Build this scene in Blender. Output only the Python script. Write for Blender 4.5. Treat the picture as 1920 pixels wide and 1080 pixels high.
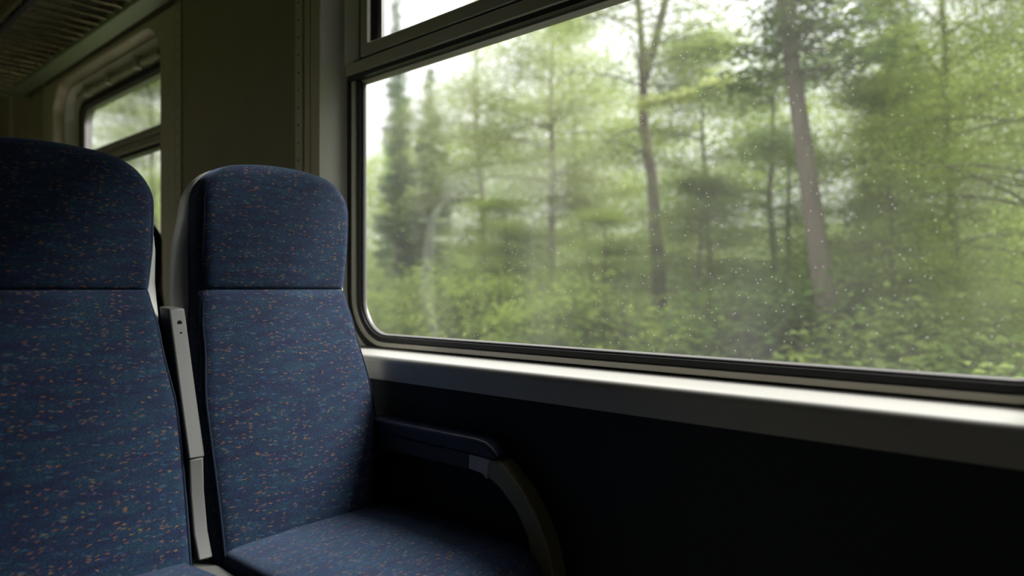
import bpy, bmesh, math, random
import numpy as np
from mathutils import Vector, noise

# ------------------------------------------------------------------ clear
for o in list(bpy.data.objects):
    bpy.data.objects.remove(o)
SC = bpy.context.scene
COL = SC.collection
PI = math.pi

# ------------------------------------------------------------------ camera (eye at the origin, floor 1.05 m below)
FLOOR = -1.05
YAW = math.radians(48.76)
cam_d = bpy.data.cameras.new('camera')
cam_d.sensor_width = 36.0
cam_d.lens = 24.0
cam_d.clip_start = 0.02
cam_d.clip_end = 500
cam_d.dof.use_dof = True
cam_d.dof.focus_distance = 1.55
cam_d.dof.aperture_fstop = 1.55
cam = bpy.data.objects.new('camera', cam_d)
cam.location = (0, 0, 0)
cam.rotation_euler = (PI / 2, 0, -YAW)
COL.objects.link(cam)
SC.camera = cam

# ------------------------------------------------------------------ world: overcast sky, brighter overhead than at the horizon
W = bpy.data.worlds.new('overcast_sky')
SC.world = W
W.use_nodes = True
nt = W.node_tree
nt.nodes.clear()
w_out = nt.nodes.new('ShaderNodeOutputWorld')
w_bg = nt.nodes.new('ShaderNodeBackground')
w_tc = nt.nodes.new('ShaderNodeTexCoord')
w_sep = nt.nodes.new('ShaderNodeSeparateXYZ')
w_ramp = nt.nodes.new('ShaderNodeValToRGB')
w_ramp.color_ramp.elements[0].position = 0.0
w_ramp.color_ramp.elements[0].color = (0.36, 0.36, 0.37, 1)
w_ramp.color_ramp.elements[1].position = 1.0
w_ramp.color_ramp.elements[1].color = (1.0, 1.0, 1.03, 1)
nt.links.new(w_tc.outputs['Generated'], w_sep.inputs[0])
nt.links.new(w_sep.outputs['Z'], w_ramp.inputs[0])
nt.links.new(w_ramp.outputs[0], w_bg.inputs[0])
w_bg.inputs[1].default_value = 1.15
nt.links.new(w_bg.outputs[0], w_out.inputs[0])

# veiled sun behind thin cloud, over the wood on the window side
sun_d = bpy.data.lights.new('sun', 'SUN')
sun_d.energy = 4.7
sun_d.angle = math.radians(20)
sun_d.color = (1.0, 0.985, 0.95)
sun = bpy.data.objects.new('sun', sun_d)
sun.rotation_euler = Vector((-1.0, 0.8, -1.32)).to_track_quat('-Z', 'Y').to_euler()
sun.location = (0, 0, 30)
COL.objects.link(sun)

SC.view_settings.view_transform = 'Standard'
SC.view_settings.look = 'None'
SC.view_settings.gamma = 1.0
SC.view_settings.use_curve_mapping = False
SC.view_settings.exposure = 1.7
SC.cycles.use_denoising = True
SC.cycles.max_bounces = 10
SC.cycles.diffuse_bounces = 5
SC.cycles.transparent_max_bounces = 12
SC.cycles.caustics_reflective = False
SC.cycles.caustics_refractive = False


# ================================================================== helpers
def finish(o, label=None, cat=None, group=None, kind=None):
    if label: o['label'] = label
    if cat: o['category'] = cat
    if group: o['group'] = group
    if kind: o['kind'] = kind
    return o


def empty(name, loc, parent=None):
    o = bpy.data.objects.new(name, None)
    o.empty_display_size = 0.1
    o.location = loc
    COL.objects.link(o)
    if parent: o.parent = parent
    return o


def mk(name, verts, faces, mat, parent=None, smooth=False, uvs=None, bevel=0, seg=2, origin=None, angle=40):
    """link one mesh object; verts in eye coordinates, origin moves the object's origin"""
    if origin is None and parent is not None and parent.type == 'EMPTY':
        origin = tuple(parent.location)
        off = Vector(origin); loc = (0, 0, 0)
    elif origin is not None:
        off = Vector(origin); loc = origin
    else:
        off = Vector((0, 0, 0)); loc = (0, 0, 0)
    if parent is not None and parent.type == 'MESH':
        off = Vector(parent.get('_o', (0, 0, 0))); loc = (0, 0, 0)
    me = bpy.data.meshes.new(name)
    me.from_pydata([(v[0] - off.x, v[1] - off.y, v[2] - off.z) for v in verts], [], faces)
    if uvs is not None:
        ul = me.uv_layers.new(name='UVMap')
        for lp in me.loops:
            ul.data[lp.index].uv = uvs[lp.vertex_index]
    bm = bmesh.new()
    bm.from_mesh(me)
    bmesh.ops.recalc_face_normals(bm, faces=bm.faces)
    bm.to_mesh(me)
    bm.free()
    me.materials.append(mat)
    o = bpy.data.objects.new(name, me)
    o['_o'] = tuple(off)
    COL.objects.link(o)
    if parent is not None:
        o.parent = parent
    o.location = loc
    if bevel:
        m = o.modifiers.new('bevel', 'BEVEL')
        m.width = bevel; m.segments = seg; m.limit_method = 'ANGLE'; m.angle_limit = math.radians(35)
    if smooth or bevel:
        me.shade_smooth()
        if not smooth or angle:
            me.set_sharp_from_angle(angle=math.radians(angle))
    return o


def box_geo(x0, x1, y0, y1, z0, z1, base=0):
    v = [(x0, y0, z0), (x1, y0, z0), (x1, y1, z0), (x0, y1, z0), (x0, y0, z1), (x1, y0, z1), (x1, y1, z1), (x0, y1, z1)]
    f = [(0, 3, 2, 1), (4, 5, 6, 7), (0, 1, 5, 4), (1, 2, 6, 5), (2, 3, 7, 6), (3, 0, 4, 7)]
    return v, [tuple(i + base for i in q) for q in f]


def boxes(name, lst, mat, parent=None, **k):
    V, F = [], []
    for b in lst:
        v, f = box_geo(*b, base=len(V))
        V += v; F += f
    return mk(name, V, F, mat, parent, **k)


def prism_y(name, prof, y0, y1, mat, parent=None, **k):
    """closed (x, z) profile run along the car"""
    n = len(prof)
    V = [(x, y0, z) for x, z in prof] + [(x, y1, z) for x, z in prof]
    F = [(i, (i + 1) % n, n + (i + 1) % n, n + i) for i in range(n)]
    F += [tuple(range(n - 1, -1, -1)), tuple(range(n, 2 * n))]
    return mk(name, V, F, mat, parent, **k)


def prism_x(name, prof, x0, x1, mat, parent=None, **k):
    """closed (y, z) profile, thickness across the car"""
    n = len(prof)
    V = [(x0, y, z) for y, z in prof] + [(x1, y, z) for y, z in prof]
    F = [(i, (i + 1) % n, n + (i + 1) % n, n + i) for i in range(n)]
    F += [tuple(range(n - 1, -1, -1)), tuple(range(n, 2 * n))]
    return mk(name, V, F, mat, parent, **k)


def prism_z(name, prof, z0, z1, mat, parent=None, **k):
    n = len(prof)
    V = [(x, y, z0) for x, y in prof] + [(x, y, z1) for x, y in prof]
    F = [(i, (i + 1) % n, n + (i + 1) % n, n + i) for i in range(n)]
    F += [tuple(range(n - 1, -1, -1)), tuple(range(n, 2 * n))]
    return mk(name, V, F, mat, parent, **k)


def rrect(y0, y1, z0, z1, radii, n=9):
    """rounded rectangle loop; radii = corners (y0z0, y1z0, y1z1, y0z1)"""
    pts = []
    cs = [(y0, z0, 1, 1, PI), (y1, z0, -1, 1, 1.5 * PI), (y1, z1, -1, -1, 0), (y0, z1, 1, -1, 0.5 * PI)]
    for (cy, cz, sy, sz, a0), r in zip(cs, radii):
        r = max(r, 0.0005)
        for i in range(n):
            a = a0 + (PI / 2) * i / (n - 1)
            pts.append((cy + sy * r + r * math.cos(a), cz + sz * r + r * math.sin(a)))
    return pts


def ring(name, loops, mat, parent=None, close=True, **k):
    """loops of (rect(4), radii(4), x); neighbouring loops bridged, closed = last back to first"""
    V, F = [], []
    L = [rrect(*r, rad) for r, rad, x in loops]
    n = len(L[0])
    for pts, (r, rad, x) in zip(L, loops):
        V += [(x, p[0], p[1]) for p in pts]
    m = len(loops)
    for a in range(m if close else m - 1):
        b = (a + 1) % m
        for i in range(n):
            j = (i + 1) % n
            F.append((a * n + i, a * n + j, b * n + j, b * n + i))
    return mk(name, V, F, mat, parent, **k)


def tube_geo(pts, rads, sides=8, base=0, cap=True):
    V, F = [], []
    P = [Vector(p) for p in pts]
    n = len(P)
    for i, p in enumerate(P):
        d = (P[min(i + 1, n - 1)] - P[max(i - 1, 0)])
        if d.length < 1e-9: d = Vector((0, 0, 1))
        d.normalize()
        a = d.cross(Vector((0.3, 0.2, 1)) if abs(d.z) < 0.9 else Vector((1, 0, 0)))
        a.normalize()
        b = d.cross(a)
        for s in range(sides):
            t = 2 * PI * s / sides
            V.append(tuple(p + (a * math.cos(t) + b * math.sin(t)) * rads[i]))
    for i in range(n - 1):
        for s in range(sides):
            q = (s + 1) % sides
            F.append((base + i * sides + s, base + i * sides + q, base + (i + 1) * sides + q, base + (i + 1) * sides + s))
    if cap:
        F.append(tuple(base + s for s in range(sides - 1, -1, -1)))
        F.append(tuple(base + (n - 1) * sides + s for s in range(sides)))
    return V, F


def tube(name, pts, r, mat, parent=None, sides=10, **k):
    rads = r if isinstance(r, (list, tuple)) else [r] * len(pts)
    V, F = tube_geo(pts, rads, sides)
    return mk(name, V, F, mat, parent, smooth=True, **k)


# ================================================================== materials
def nmat(name):
    m = bpy.data.materials.new(name)
    m.use_nodes = True
    t = m.node_tree
    t.nodes.clear()
    out = t.nodes.new('ShaderNodeOutputMaterial')
    return m, t, out


def N(t, kind, **k):
    n = t.nodes.new('ShaderNode' + kind)
    for a, b in k.items():
        setattr(n, a, b)
    return n


def simple(name, col, rough=0.5, metal=0.0, spec=0.5, scale=60, amt=0.12, bump=0.0, stretch=(1, 1, 1), coat=0.0):
    m, t, out = nmat(name)
    b = N(t, 'BsdfPrincipled')
    tc = N(t, 'TexCoord'); mp = N(t, 'Mapping')
    mp.inputs['Scale'].default_value = stretch
    nz = N(t, 'TexNoise')
    nz.inputs['Scale'].default_value = scale; nz.inputs['Detail'].default_value = 4
    t.links.new(tc.outputs['Object'], mp.inputs[0]); t.links.new(mp.outputs[0], nz.inputs['Vector'])
    mx = N(t, 'Mix', data_type='RGBA')
    mx.inputs[6].default_value = tuple(c * (1 - amt) for c in col) + (1,)
    mx.inputs[7].default_value = tuple(min(1, c * (1 + amt)) for c in col) + (1,)
    t.links.new(nz.outputs['Fac'], mx.inputs[0])
    t.links.new(mx.outputs[2], b.inputs['Base Color'])
    b.inputs['Roughness'].default_value = rough
    b.inputs['Metallic'].default_value = metal
    b.inputs['Specular IOR Level'].default_value = spec
    b.inputs['Coat Weight'].default_value = coat
    if bump:
        bp = N(t, 'Bump'); bp.inputs['Strength'].default_value = bump; bp.inputs['Distance'].default_value = 0.001
        t.links.new(nz.outputs['Fac'], bp.inputs['Height']); t.links.new(bp.outputs[0], b.inputs['Normal'])
    t.links.new(b.outputs[0], out.inputs[0])
    return m


def fabric_mat():
    """dark blue moquette: fine woven threads, teal and violet drift, orange and yellow flecks; UV in metres"""
    m, t, out = nmat('blue_moquette')
    L = t.links.new
    b = N(t, 'BsdfPrincipled')
    uv = N(t, 'UVMap'); uv.uv_map = 'UVMap'
    oi = N(t, 'ObjectInfo')
    mul = N(t, 'Math', operation='MULTIPLY'); mul.inputs[1].default_value = 7.3
    L(oi.outputs['Random'], mul.inputs[0])
    add = N(t, 'VectorMath', operation='ADD')
    L(uv.outputs[0], add.inputs[0]); L(mul.outputs[0], add.inputs[1])
    # squiggle
    nd = N(t, 'TexNoise'); nd.inputs['Scale'].default_value = 140; nd.inputs['Detail'].default_value = 2
    L(add.outputs[0], nd.inputs['Vector'])
    sub = N(t, 'VectorMath', operation='SUBTRACT'); sub.inputs[1].default_value = (0.5, 0.5, 0.5)
    L(nd.outputs['Color'], sub.inputs[0])
    sc = N(t, 'VectorMath', operation='SCALE'); sc.inputs['Scale'].default_value = 0.009
    L(sub.outputs[0], sc.inputs[0])
    wob = N(t, 'VectorMath', operation='ADD'); L(add.outputs[0], wob.inputs[0]); L(sc.outputs[0], wob.inputs[1])

    def flecks(rot, sx, sy, dist, frac):
        mp = N(t, 'Mapping'); mp.inputs['Rotation'].default_value = (0, 0, rot); 
        L(wob.outputs[0], mp.inputs[0])
        mp2 = N(t, 'Mapping'); mp2.inputs['Scale'].default_value = (sx, sy, 1)
        L(mp.outputs[0], mp2.inputs[0])
        v = N(t, 'TexVoronoi', voronoi_dimensions='2D'); v.inputs['Scale'].default_value = 1.0
        L(mp2.outputs[0], v.inputs['Vector'])
        sp = N(t, 'SeparateColor'); L(v.outputs['Color'], sp.inputs[0])
        near = N(t, 'MapRange'); near.inputs[1].default_value = dist; near.inputs[2].default_value = dist * 0.25
        L(v.outputs['Distance'], near.inputs[0])
        pick = N(t, 'Math', operation='LESS_THAN'); pick.inputs[1].default_value = frac
        L(sp.outputs['Red'], pick.inputs[0])
        f = N(t, 'Math', operation='MULTIPLY'); L(near.outputs[0], f.inputs[0]); L(pick.outputs[0], f.inputs[1])
        return f.outputs[0], sp.outputs['Green']

    # ground weave
    wv = N(t, 'Mapping'); wv.inputs['Scale'].default_value = (260, 900, 1); L(add.outputs[0], wv.inputs[0])
    n1 = N(t, 'TexNoise'); n1.inputs['Scale'].default_value = 1.0; n1.inputs['Detail'].default_value = 2; L(wv.outputs[0], n1.inputs['Vector'])
    n2 = N(t, 'TexNoise'); n2.inputs['Scale'].default_value = 22; n2.inputs['Detail'].default_value = 4
    st = N(t, 'Mapping'); st.inputs['Scale'].default_value = (0.6, 2.6, 1); L(add.outputs[0], st.inputs[0]); L(st.outputs[0], n2.inputs['Vector'])
    n2b = N(t, 'TexNoise'); n2b.inputs['Scale'].default_value = 620; n2b.inputs['Detail'].default_value = 2; L(add.outputs[0], n2b.inputs['Vector'])
    rm = N(t, 'ValToRGB')
    e = rm.color_ramp.elements
    e[0].position = 0.33; e[0].color = (0.0022, 0.0042, 0.018, 1)
    e[1].position = 0.66; e[1].color = (0.0027, 0.0122, 0.025, 1)
    x = rm.color_ramp.elements.new(0.5); x.color = (0.0024, 0.0080, 0.0225, 1)
    L(n2.outputs['Fac'], rm.inputs[0])
    rt = N(t, 'MapRange'); rt.inputs[1].default_value = 0.38; rt.inputs[2].default_value = 0.68; L(n1.outputs['Fac'], rt.inputs[0])
    rt.inputs[3].default_value = 0.45; rt.inputs[4].default_value = 1.9
    thr = N(t, 'Mix', data_type='RGBA', blend_type='MULTIPLY'); thr.inputs[0].default_value = 1.0
    L(rm.outputs[0], thr.inputs[6]); L(rt.outputs[0], thr.inputs[7])
    rt2 = N(t, 'MapRange'); rt2.inputs[1].default_value = 0.35; rt2.inputs[2].default_value = 0.7; L(n2b.outputs['Fac'], rt2.inputs[0])
    rt2.inputs[3].default_value = 0.6; rt2.inputs[4].default_value = 1.5
    thr2 = N(t, 'Mix', data_type='RGBA', blend_type='MULTIPLY'); thr2.inputs[0].default_value = 1.0
    L(thr.outputs[2], thr2.inputs[6]); L(rt2.outputs[0], thr2.inputs[7])
    # pale squiggling threads
    wq = N(t, 'Mapping'); wq.inputs['Scale'].default_value = (130, 330, 1); L(wob.outputs[0], wq.inputs[0])
    nq = N(t, 'TexNoise'); nq.inputs['Scale'].default_value = 1.0; nq.inputs['Detail'].default_value = 1.5; nq.inputs['Distortion'].default_value = 0.6
    L(wq.outputs[0], nq.inputs['Vector'])
    q1 = N(t, 'Math', operation='SUBTRACT'); q1.inputs[1].default_value = 0.5; L(nq.outputs['Fac'], q1.inputs[0])
    q2 = N(t, 'Math', operation='ABSOLUTE'); L(q1.outputs[0], q2.inputs[0])
    q3 = N(t, 'MapRange'); q3.inputs[1].default_value = 0.0; q3.inputs[2].default_value = 0.06; q3.inputs[3].default_value = 1.75; q3.inputs[4].default_value = 0.8
    L(q2.outputs[0], q3.inputs[0])
    thr3 = N(t, 'Mix', data_type='RGBA', blend_type='MULTIPLY'); thr3.inputs[0].default_value = 1.0
    L(thr2.outputs[2], thr3.inputs[6]); L(q3.outputs[0], thr3.inputs[7])
    col = thr3.outputs[2]
    for rot, sx, sy, d, fr, stops in (
            (0.12, 70, 300, 0.40, 0.10, ((0.0, (0.0813, 0.0315, 0.0153)), (0.45, (0.1017, 0.0508, 0.0203)), (0.75, (0.0661, 0.0559, 0.0254)), (1.0, (0.0508, 0.0203, 0.0254)))),
            (-0.30, 66, 270, 0.36, 0.07, ((0.0, (0.1017, 0.0432, 0.0153)), (0.5, (0.0813, 0.0254, 0.0178)), (1.0, (0.0661, 0.0508, 0.0254)))),
            (0.15, 40, 220, 0.40, 0.10, ((0.0, (0.0254, 0.0127, 0.0432)), (0.5, (0.0092, 0.0330, 0.0610)), (1.0, (0.0153, 0.0356, 0.0508))))):
        f, g = flecks(rot, sx, sy, d, fr)
        r = N(t, 'ValToRGB')
        ee = r.color_ramp.elements
        ee[0].position = stops[0][0]; ee[0].color = stops[0][1] + (1,)
        ee[1].position = stops[-1][0]; ee[1].color = stops[-1][1] + (1,)
        for p, c in stops[1:-1]:
            q = ee.new(p); q.color = c + (1,)
        L(g, r.inputs[0])
        mx = N(t, 'Mix', data_type='RGBA'); L(f, mx.inputs[0]); L(col, mx.inputs[6]); L(r.outputs[0], mx.inputs[7])
        col = mx.outputs[2]
    L(col, b.inputs['Base Color'])
    b.inputs['Roughness'].default_value = 0.85
    b.inputs['Specular IOR Level'].default_value = 0.15
    b.inputs['Sheen Weight'].default_value = 0.18
    b.inputs['Sheen Roughness'].default_value = 0.45
    b.inputs['Sheen Tint'].default_value = (0.45, 0.6, 0.9, 1)
    bp = N(t, 'Bump'); bp.inputs['Strength'].default_value = 0.35; bp.inputs['Distance'].default_value = 0.0008
    hs = N(t, 'Math', operation='ADD'); L(n1.outputs['Fac'], hs.inputs[0]); L(n2b.outputs['Fac'], hs.inputs[1])
    L(hs.outputs[0], bp.inputs['Height']); L(bp.outputs[0], b.inputs['Normal'])
    L(b.outputs[0], out.inputs[0])
    return m


def glass_mat():
    """clear pane with a film of grime and dust specks"""
    m, t, out = nmat('grimy_window_glass')
    L = t.links.new
    tr = N(t, 'BsdfTransparent'); tr.inputs[0].default_value = (0.96, 0.97, 0.955, 1)
    gl = N(t, 'BsdfGlossy'); gl.inputs['Roughness'].default_value = 0.02
    fr = N(t, 'LayerWeight'); fr.inputs['Blend'].default_value = 0.5
    fp = N(t, 'Math', operation='POWER'); fp.inputs[1].default_value = 5.0; L(fr.outputs['Facing'], fp.inputs[0])
    fm = N(t, 'MapRange'); fm.inputs[3].default_value = 0.03; fm.inputs[4].default_value = 0.8; L(fp.outputs[0], fm.inputs[0])
    m1 = N(t, 'MixShader'); L(fm.outputs[0], m1.inputs[0]); L(tr.outputs[0], m1.inputs[1]); L(gl.outputs[0], m1.inputs[2])
    tl = N(t, 'BsdfTranslucent'); tl.inputs[0].default_value = (0.8, 0.8, 0.77, 1)
    tc = N(t, 'TexCoord')
    n1 = N(t, 'TexNoise'); n1.inputs['Scale'].default_value = 3.5; n1.inputs['Detail'].default_value = 5
    mp = N(t, 'Mapping'); mp.inputs['Scale'].default_value = (1, 1.6, 0.6)
    L(tc.outputs['Object'], mp.inputs[0]); L(mp.outputs[0], n1.inputs['Vector'])
    r1 = N(t, 'MapRange'); r1.inputs[1].default_value = 0.3; r1.inputs[2].default_value = 0.75; r1.inputs[3].default_value = 0.010; r1.inputs[4].default_value = 0.024
    L(n1.outputs['Fac'], r1.inputs[0])
    v = N(t, 'TexVoronoi'); v.inputs['Scale'].default_value = 90; L(tc.outputs['Object'], v.inputs['Vector'])
    sp = N(t, 'SeparateColor'); L(v.outputs['Color'], sp.inputs[0])
    pk = N(t, 'Math', operation='LESS_THAN'); pk.inputs[1].default_value = 0.3; L(sp.outputs['Red'], pk.inputs[0])
    dd = N(t, 'MapRange'); dd.inputs[1].default_value = 0.13; dd.inputs[2].default_value = 0.05; dd.inputs[3].default_value = 0; dd.inputs[4].default_value = 0.2
    L(v.outputs['Distance'], dd.inputs[0])
    ds = N(t, 'Math', operation='MULTIPLY'); L(pk.outputs[0], ds.inputs[0]); L(dd.outputs[0], ds.inputs[1])
    sm = N(t, 'Math', operation='ADD'); L(r1.outputs[0], sm.inputs[0]); L(ds.outputs[0], sm.inputs[1])
    m2 = N(t, 'MixShader'); L(sm.outputs[0], m2.inputs[0]); L(m1.outputs[0], m2.inputs[1]); L(tl.outputs[0], m2.inputs[2])
    L(m2.outputs[0], out.inputs[0])
    return m


def leaf_mat(name, dark, light, trans=0.45):
    m, t, out = nmat(name)
    L = t.links.new
    at = N(t, 'Attribute'); at.attribute_name = 'tint'
    oi = N(t, 'ObjectInfo')
    mr = N(t, 'Mix', data_type='RGBA'); mr.inputs[6].default_value = dark + (1,); mr.inputs[7].default_value = light + (1,)
    L(at.outputs['Fac'], mr.inputs[0])
    d = N(t, 'BsdfDiffuse'); L(mr.outputs[2], d.inputs[0])
    tr = N(t, 'BsdfTranslucent')
    hs = N(t, 'HueSaturation'); hs.inputs['Hue'].default_value = 0.49; hs.inputs['Saturation'].default_value = 1.0; hs.inputs['Value'].default_value = 1.3
    L(mr.outputs[2], hs.inputs['Color']); L(hs.outputs[0], tr.inputs[0])
    mx = N(t, 'MixShader'); mx.inputs[0].default_value = trans
    L(d.outputs[0], mx.inputs[1]); L(tr.outputs[0], mx.inputs[2])
    L(mx.outputs[0], out.inputs[0])
    return m


M = {
    'fabric': fabric_mat(),
    'piping': simple('navy_piping', (0.005, 0.009, 0.02), 0.8, spec=0.15),
    'shell': simple('grey_seat_shell', (0.48, 0.48, 0.46), 0.45, scale=300, amt=0.06, bump=0.1),
    'post': simple('light_grey_plastic', (0.06, 0.06, 0.058), 0.55, spec=0.3, scale=300, amt=0.06, bump=0.12),
    'screw': simple('dark_screw', (0.03, 0.03, 0.03), 0.4, 0.8),
    'navy_pad': simple('navy_vinyl', (0.010, 0.016, 0.04), 0.42, scale=400, bump=0.1),
    'navy_plastic': simple('dark_navy_plastic', (0.030, 0.032, 0.045), 0.5),
    'olive_metal': simple('olive_grey_bar', (0.26, 0.245, 0.17), 0.42, scale=120),
    'grey_cap': simple('grey_end_bracket', (0.5, 0.5, 0.5), 0.5, scale=120),
    'wall': simple('greige_wall_panel', (0.31, 0.27, 0.19), 0.55, scale=9, amt=0.10, bump=0.05),
    'navy_wall': simple('black_navy_wall_panel', (0.009, 0.013, 0.019), 0.75, scale=700, amt=0.35, bump=0.3),
    'trim': simple('brushed_aluminium_trim', (0.50, 0.485, 0.45), 0.40, 0.55, scale=30, amt=0.06, stretch=(1, 0.15, 1)),
    'strip': simple('dull_cover_strip', (0.58, 0.52, 0.40), 0.45, 0.3, scale=40, amt=0.1, stretch=(1, 1, 0.2)),
    'reveal': simple('pale_painted_reveal', (0.80, 0.78, 0.72), 0.35, 0.0, scale=12, amt=0.05),
    'ledge': simple('anodised_ledge', (0.40, 0.385, 0.36), 0.38, 0.25, scale=25, amt=0.06, stretch=(1, 0.1, 1)),
    'frame': simple('window_frame_alloy', (0.52, 0.49, 0.41), 0.38, 0.5, scale=40, amt=0.1, stretch=(1, 0.2, 1)),
    'rubber': simple('black_window_rubber', (0.012, 0.012, 0.012), 0.5, scale=100),
    'bead': simple('bright_glazing_bead', (0.16, 0.15, 0.15), 0.4, 0.4, scale=50, amt=0.06),
    'glass': glass_mat(),
    'ceiling': simple('dim_ceiling_panel', (0.20, 0.19, 0.15), 0.7, scale=5),
    'floor': simple('bounce_fill_floor', (0.22, 0.20, 0.17), 0.6, scale=200, amt=0.4),  # floor colour raised to bounce fill light onto ledge front and armrest
    'rack_rail': simple('green_grey_rack_rail', (0.26, 0.31, 0.19), 0.45, 0.2, scale=60, stretch=(1, 3, 1), amt=0.2),
    'rack_wire': simple('brassy_rack_slat', (0.20, 0.16, 0.09), 0.33, 0.75, scale=25, amt=0.5, stretch=(0.6, 2, 1)),
    'blind': simple('rolled_blind_cloth', (0.30, 0.29, 0.20), 0.8, scale=18, amt=0.5),
    'bark': simple('brown_grey_bark', (0.115, 0.095, 0.075), 0.9, scale=14, amt=0.45, stretch=(1, 1, 0.2), bump=0.5),
    'bark_pale': simple('pale_grey_bark', (0.22, 0.19, 0.16), 0.9, scale=14, amt=0.4, stretch=(1, 1, 0.3), bump=0.5),
    'soil': simple('mossy_bank_soil', (0.07, 0.09, 0.03), 0.95, scale=1.2, amt=0.5),
    'leaf_bright': leaf_mat('bright_spring_leaves', (0.134, 0.201, 0.045), (0.302, 0.375, 0.091), 0.45),
    'leaf_young': leaf_mat('young_pale_leaves', (0.30, 0.36, 0.10), (0.52, 0.58, 0.24), 0.45),
    'leaf_mid': leaf_mat('mid_green_leaves', (0.112, 0.163, 0.045), (0.252, 0.318, 0.091), 0.45),
    'leaf_dark': leaf_mat('dark_green_leaves', (0.062, 0.112, 0.035), (0.168, 0.235, 0.060), 0.4),
    'leaf_pale': leaf_mat('pale_birch_leaves', (0.133, 0.172, 0.068), (0.284, 0.335, 0.126), 0.5),
    'needles': leaf_mat('blue_green_needles', (0.078, 0.123, 0.076), (0.190, 0.257, 0.151), 0.3),
}

# ================================================================== the railway carriage: setting
WX = 1.175         # inner face of the upper wall
GX = 1.262         # glass
ROOF = 1.32

root_floor = boxes('floor', [(-1.62, 1.30, -1.6, 6.6, FLOOR - 0.06, FLOOR)], M['floor']); finish(root_floor, kind='structure')
ceil_prof = [(1.30, 1.20), (1.14, 1.25), (0.9, 1.36), (0.4, 1.44), (-0.16, 1.46), (-0.72, 1.44), (-1.22, 1.36), (-1.62, 1.20),
             (-1.62, 1.52), (1.30, 1.52)]
o = prism_y('ceiling', ceil_prof, -1.6, 6.6, M['ceiling']); finish(o, kind='structure')

# right wall: dado below the ledge and the upper wall round the two windows
W1 = (-0.10, 1.80)        # window openings in the wall, along the car
W2 = (3.00, 4.52)
LEDGE_B = -0.247
wr = boxes('wall_right', [
    (WX, 1.30, W1[1] + 0.01, W2[0] - 0.13, -0.2, 1.30),     # pier between the windows
    (WX, 1.30, -1.6, W1[0] - 0.02, -0.2, 1.30),
    (WX, 1.30, W2[1] + 0.06, 6.6, -0.2, 1.30),
    (WX, 1.30, W1[0] - 0.02, W1[1] + 0.02, 1.12, 1.30),
    (WX, 1.30, W2[0] - 0.13, W2[1] + 0.06, 1.12, 1.30),
], M['wall']); finish(wr, kind='structure')
lp = boxes('lower_panel', [(1.168, 1.30, -1.6, 6.6, FLOOR, LEDGE_B + 0.002)], M['navy_wall'], wr)
boxes('panel_rail', [(1.160, 1.169, -1.6, 6.6, FLOOR, FLOOR + 0.10)], M['navy_plastic'], wr, bevel=0.004)
# cover strips with rivets, either side of the pier panel
for y0, y1 in ((1.893, 1.935), (2.77, 2.822)):
    s = boxes('cover_strip', [(WX - 0.007, WX + 0.001, y0, y1, -0.2, 1.30)], M['strip'], wr, bevel=0.002)
    V, F = [], []
    for k in range(26):
        zc = -0.15 + k * 0.055
        v, f = tube_geo([(WX - 0.0066, (y0 + y1) / 2, zc), (WX - 0.0085, (y0 + y1) / 2, zc)], [0.0042, 0.0025], 8, len(V))
        V += v; F += f
    mk('rivet_row', V, F, M['screw'], s)
boxes('edge_strip', [(WX - 0.004, WX + 0.001, 1.803, 1.852, -0.2, 1.30)], M['strip'], wr, bevel=0.002)
boxes('edge_strip', [(WX - 0.003, WX + 0.001, 1.857, 1.888, -0.2, 1.30)], M['strip'], wr, bevel=0.001)
boxes('edge_strip', [(WX - 0.006, WX + 0.001, 5.26, 5.32, -0.2, 1.30)], M['strip'], wr, bevel=0.002)
boxes('edge_strip', [(WX - 0.006, WX + 0.001, 4.585, 4.605, -0.2, 1.30)], M['strip'], wr, bevel=0.002)

LW = ((-1.35, -1.02), (3.0, 4.5))  # first: small unseen window added to light the jamb reveal and ledge front
wl = boxes('wall_left', [(-1.62, -1.55, -1.6, 6.6, FLOOR, -0.18), (-1.62, -1.55, -1.6, 6.6, 1.05, 1.30), (-1.62, -1.55, -1.6, LW[0][0], -0.18, 1.05),
                         (-1.62, -1.55, LW[0][1], LW[1][0], -0.18, 1.05), (-1.62, -1.55, LW[-1][1], 6.6, -0.18, 1.05)], M['wall']); finish(wl, kind='structure')
for k, (a, b) in enumerate(LW):
    w = ring('window_%d' % (k + 3), [((a + .05, b - .05, -.13, 1.0), (.08,) * 4, -1.56), ((a, b, -.18, 1.05), (.002,) * 4, -1.545), ((a, b, -.18, 1.05), (.002,) * 4, -1.62),
                                     ((a + .05, b - .05, -.13, 1.0), (.08,) * 4, -1.62)], M['reveal'])
    finish(w, kind='structure')
    prism_x('glass_pane', rrect(a + .046, b - .046, -.134, 1.004, (.08,) * 4), -1.60, -1.595, M['glass'], w)
    boxes('transom', [(-1.615, -1.57, a + .05, b - .05, .64, .70)], M['frame'], w, bevel=.003)
wb = boxes('wall_back', [(-1.62, 1.30, 6.6, 6.66, FLOOR, 1.5)], M['wall']); finish(wb, kind='structure')
wf = boxes('wall_front', [(-1.62, 1.30, -1.66, -1.6, FLOOR, 1.5)], M['wall']); finish(wf, kind='structure')


# ------------------------------------------------------------------ ledges under the windows
def ledge(name, y0, y1):
    prof = [(1.150, -0.247), (1.1485, -0.200)]
    for i in range(7):                                    # rounded nose
        a = PI + (PI / 2) * -i / 6
        prof.append((1.1645 + 0.016 * math.cos(a), -0.2000 + 0.0165 * math.sin(a)))
    prof += [(1.262, -0.1735), (1.30, -0.1735), (1.30, -0.247)]
    o = prism_y(name, prof, y0, y1, M['ledge'], smooth=True, angle=30)
    finish(o, kind='structure')
    return o


ledge('trim_1', -0.9, 1.93)
ledge('trim_2', 2.84, 4.7)


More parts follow.
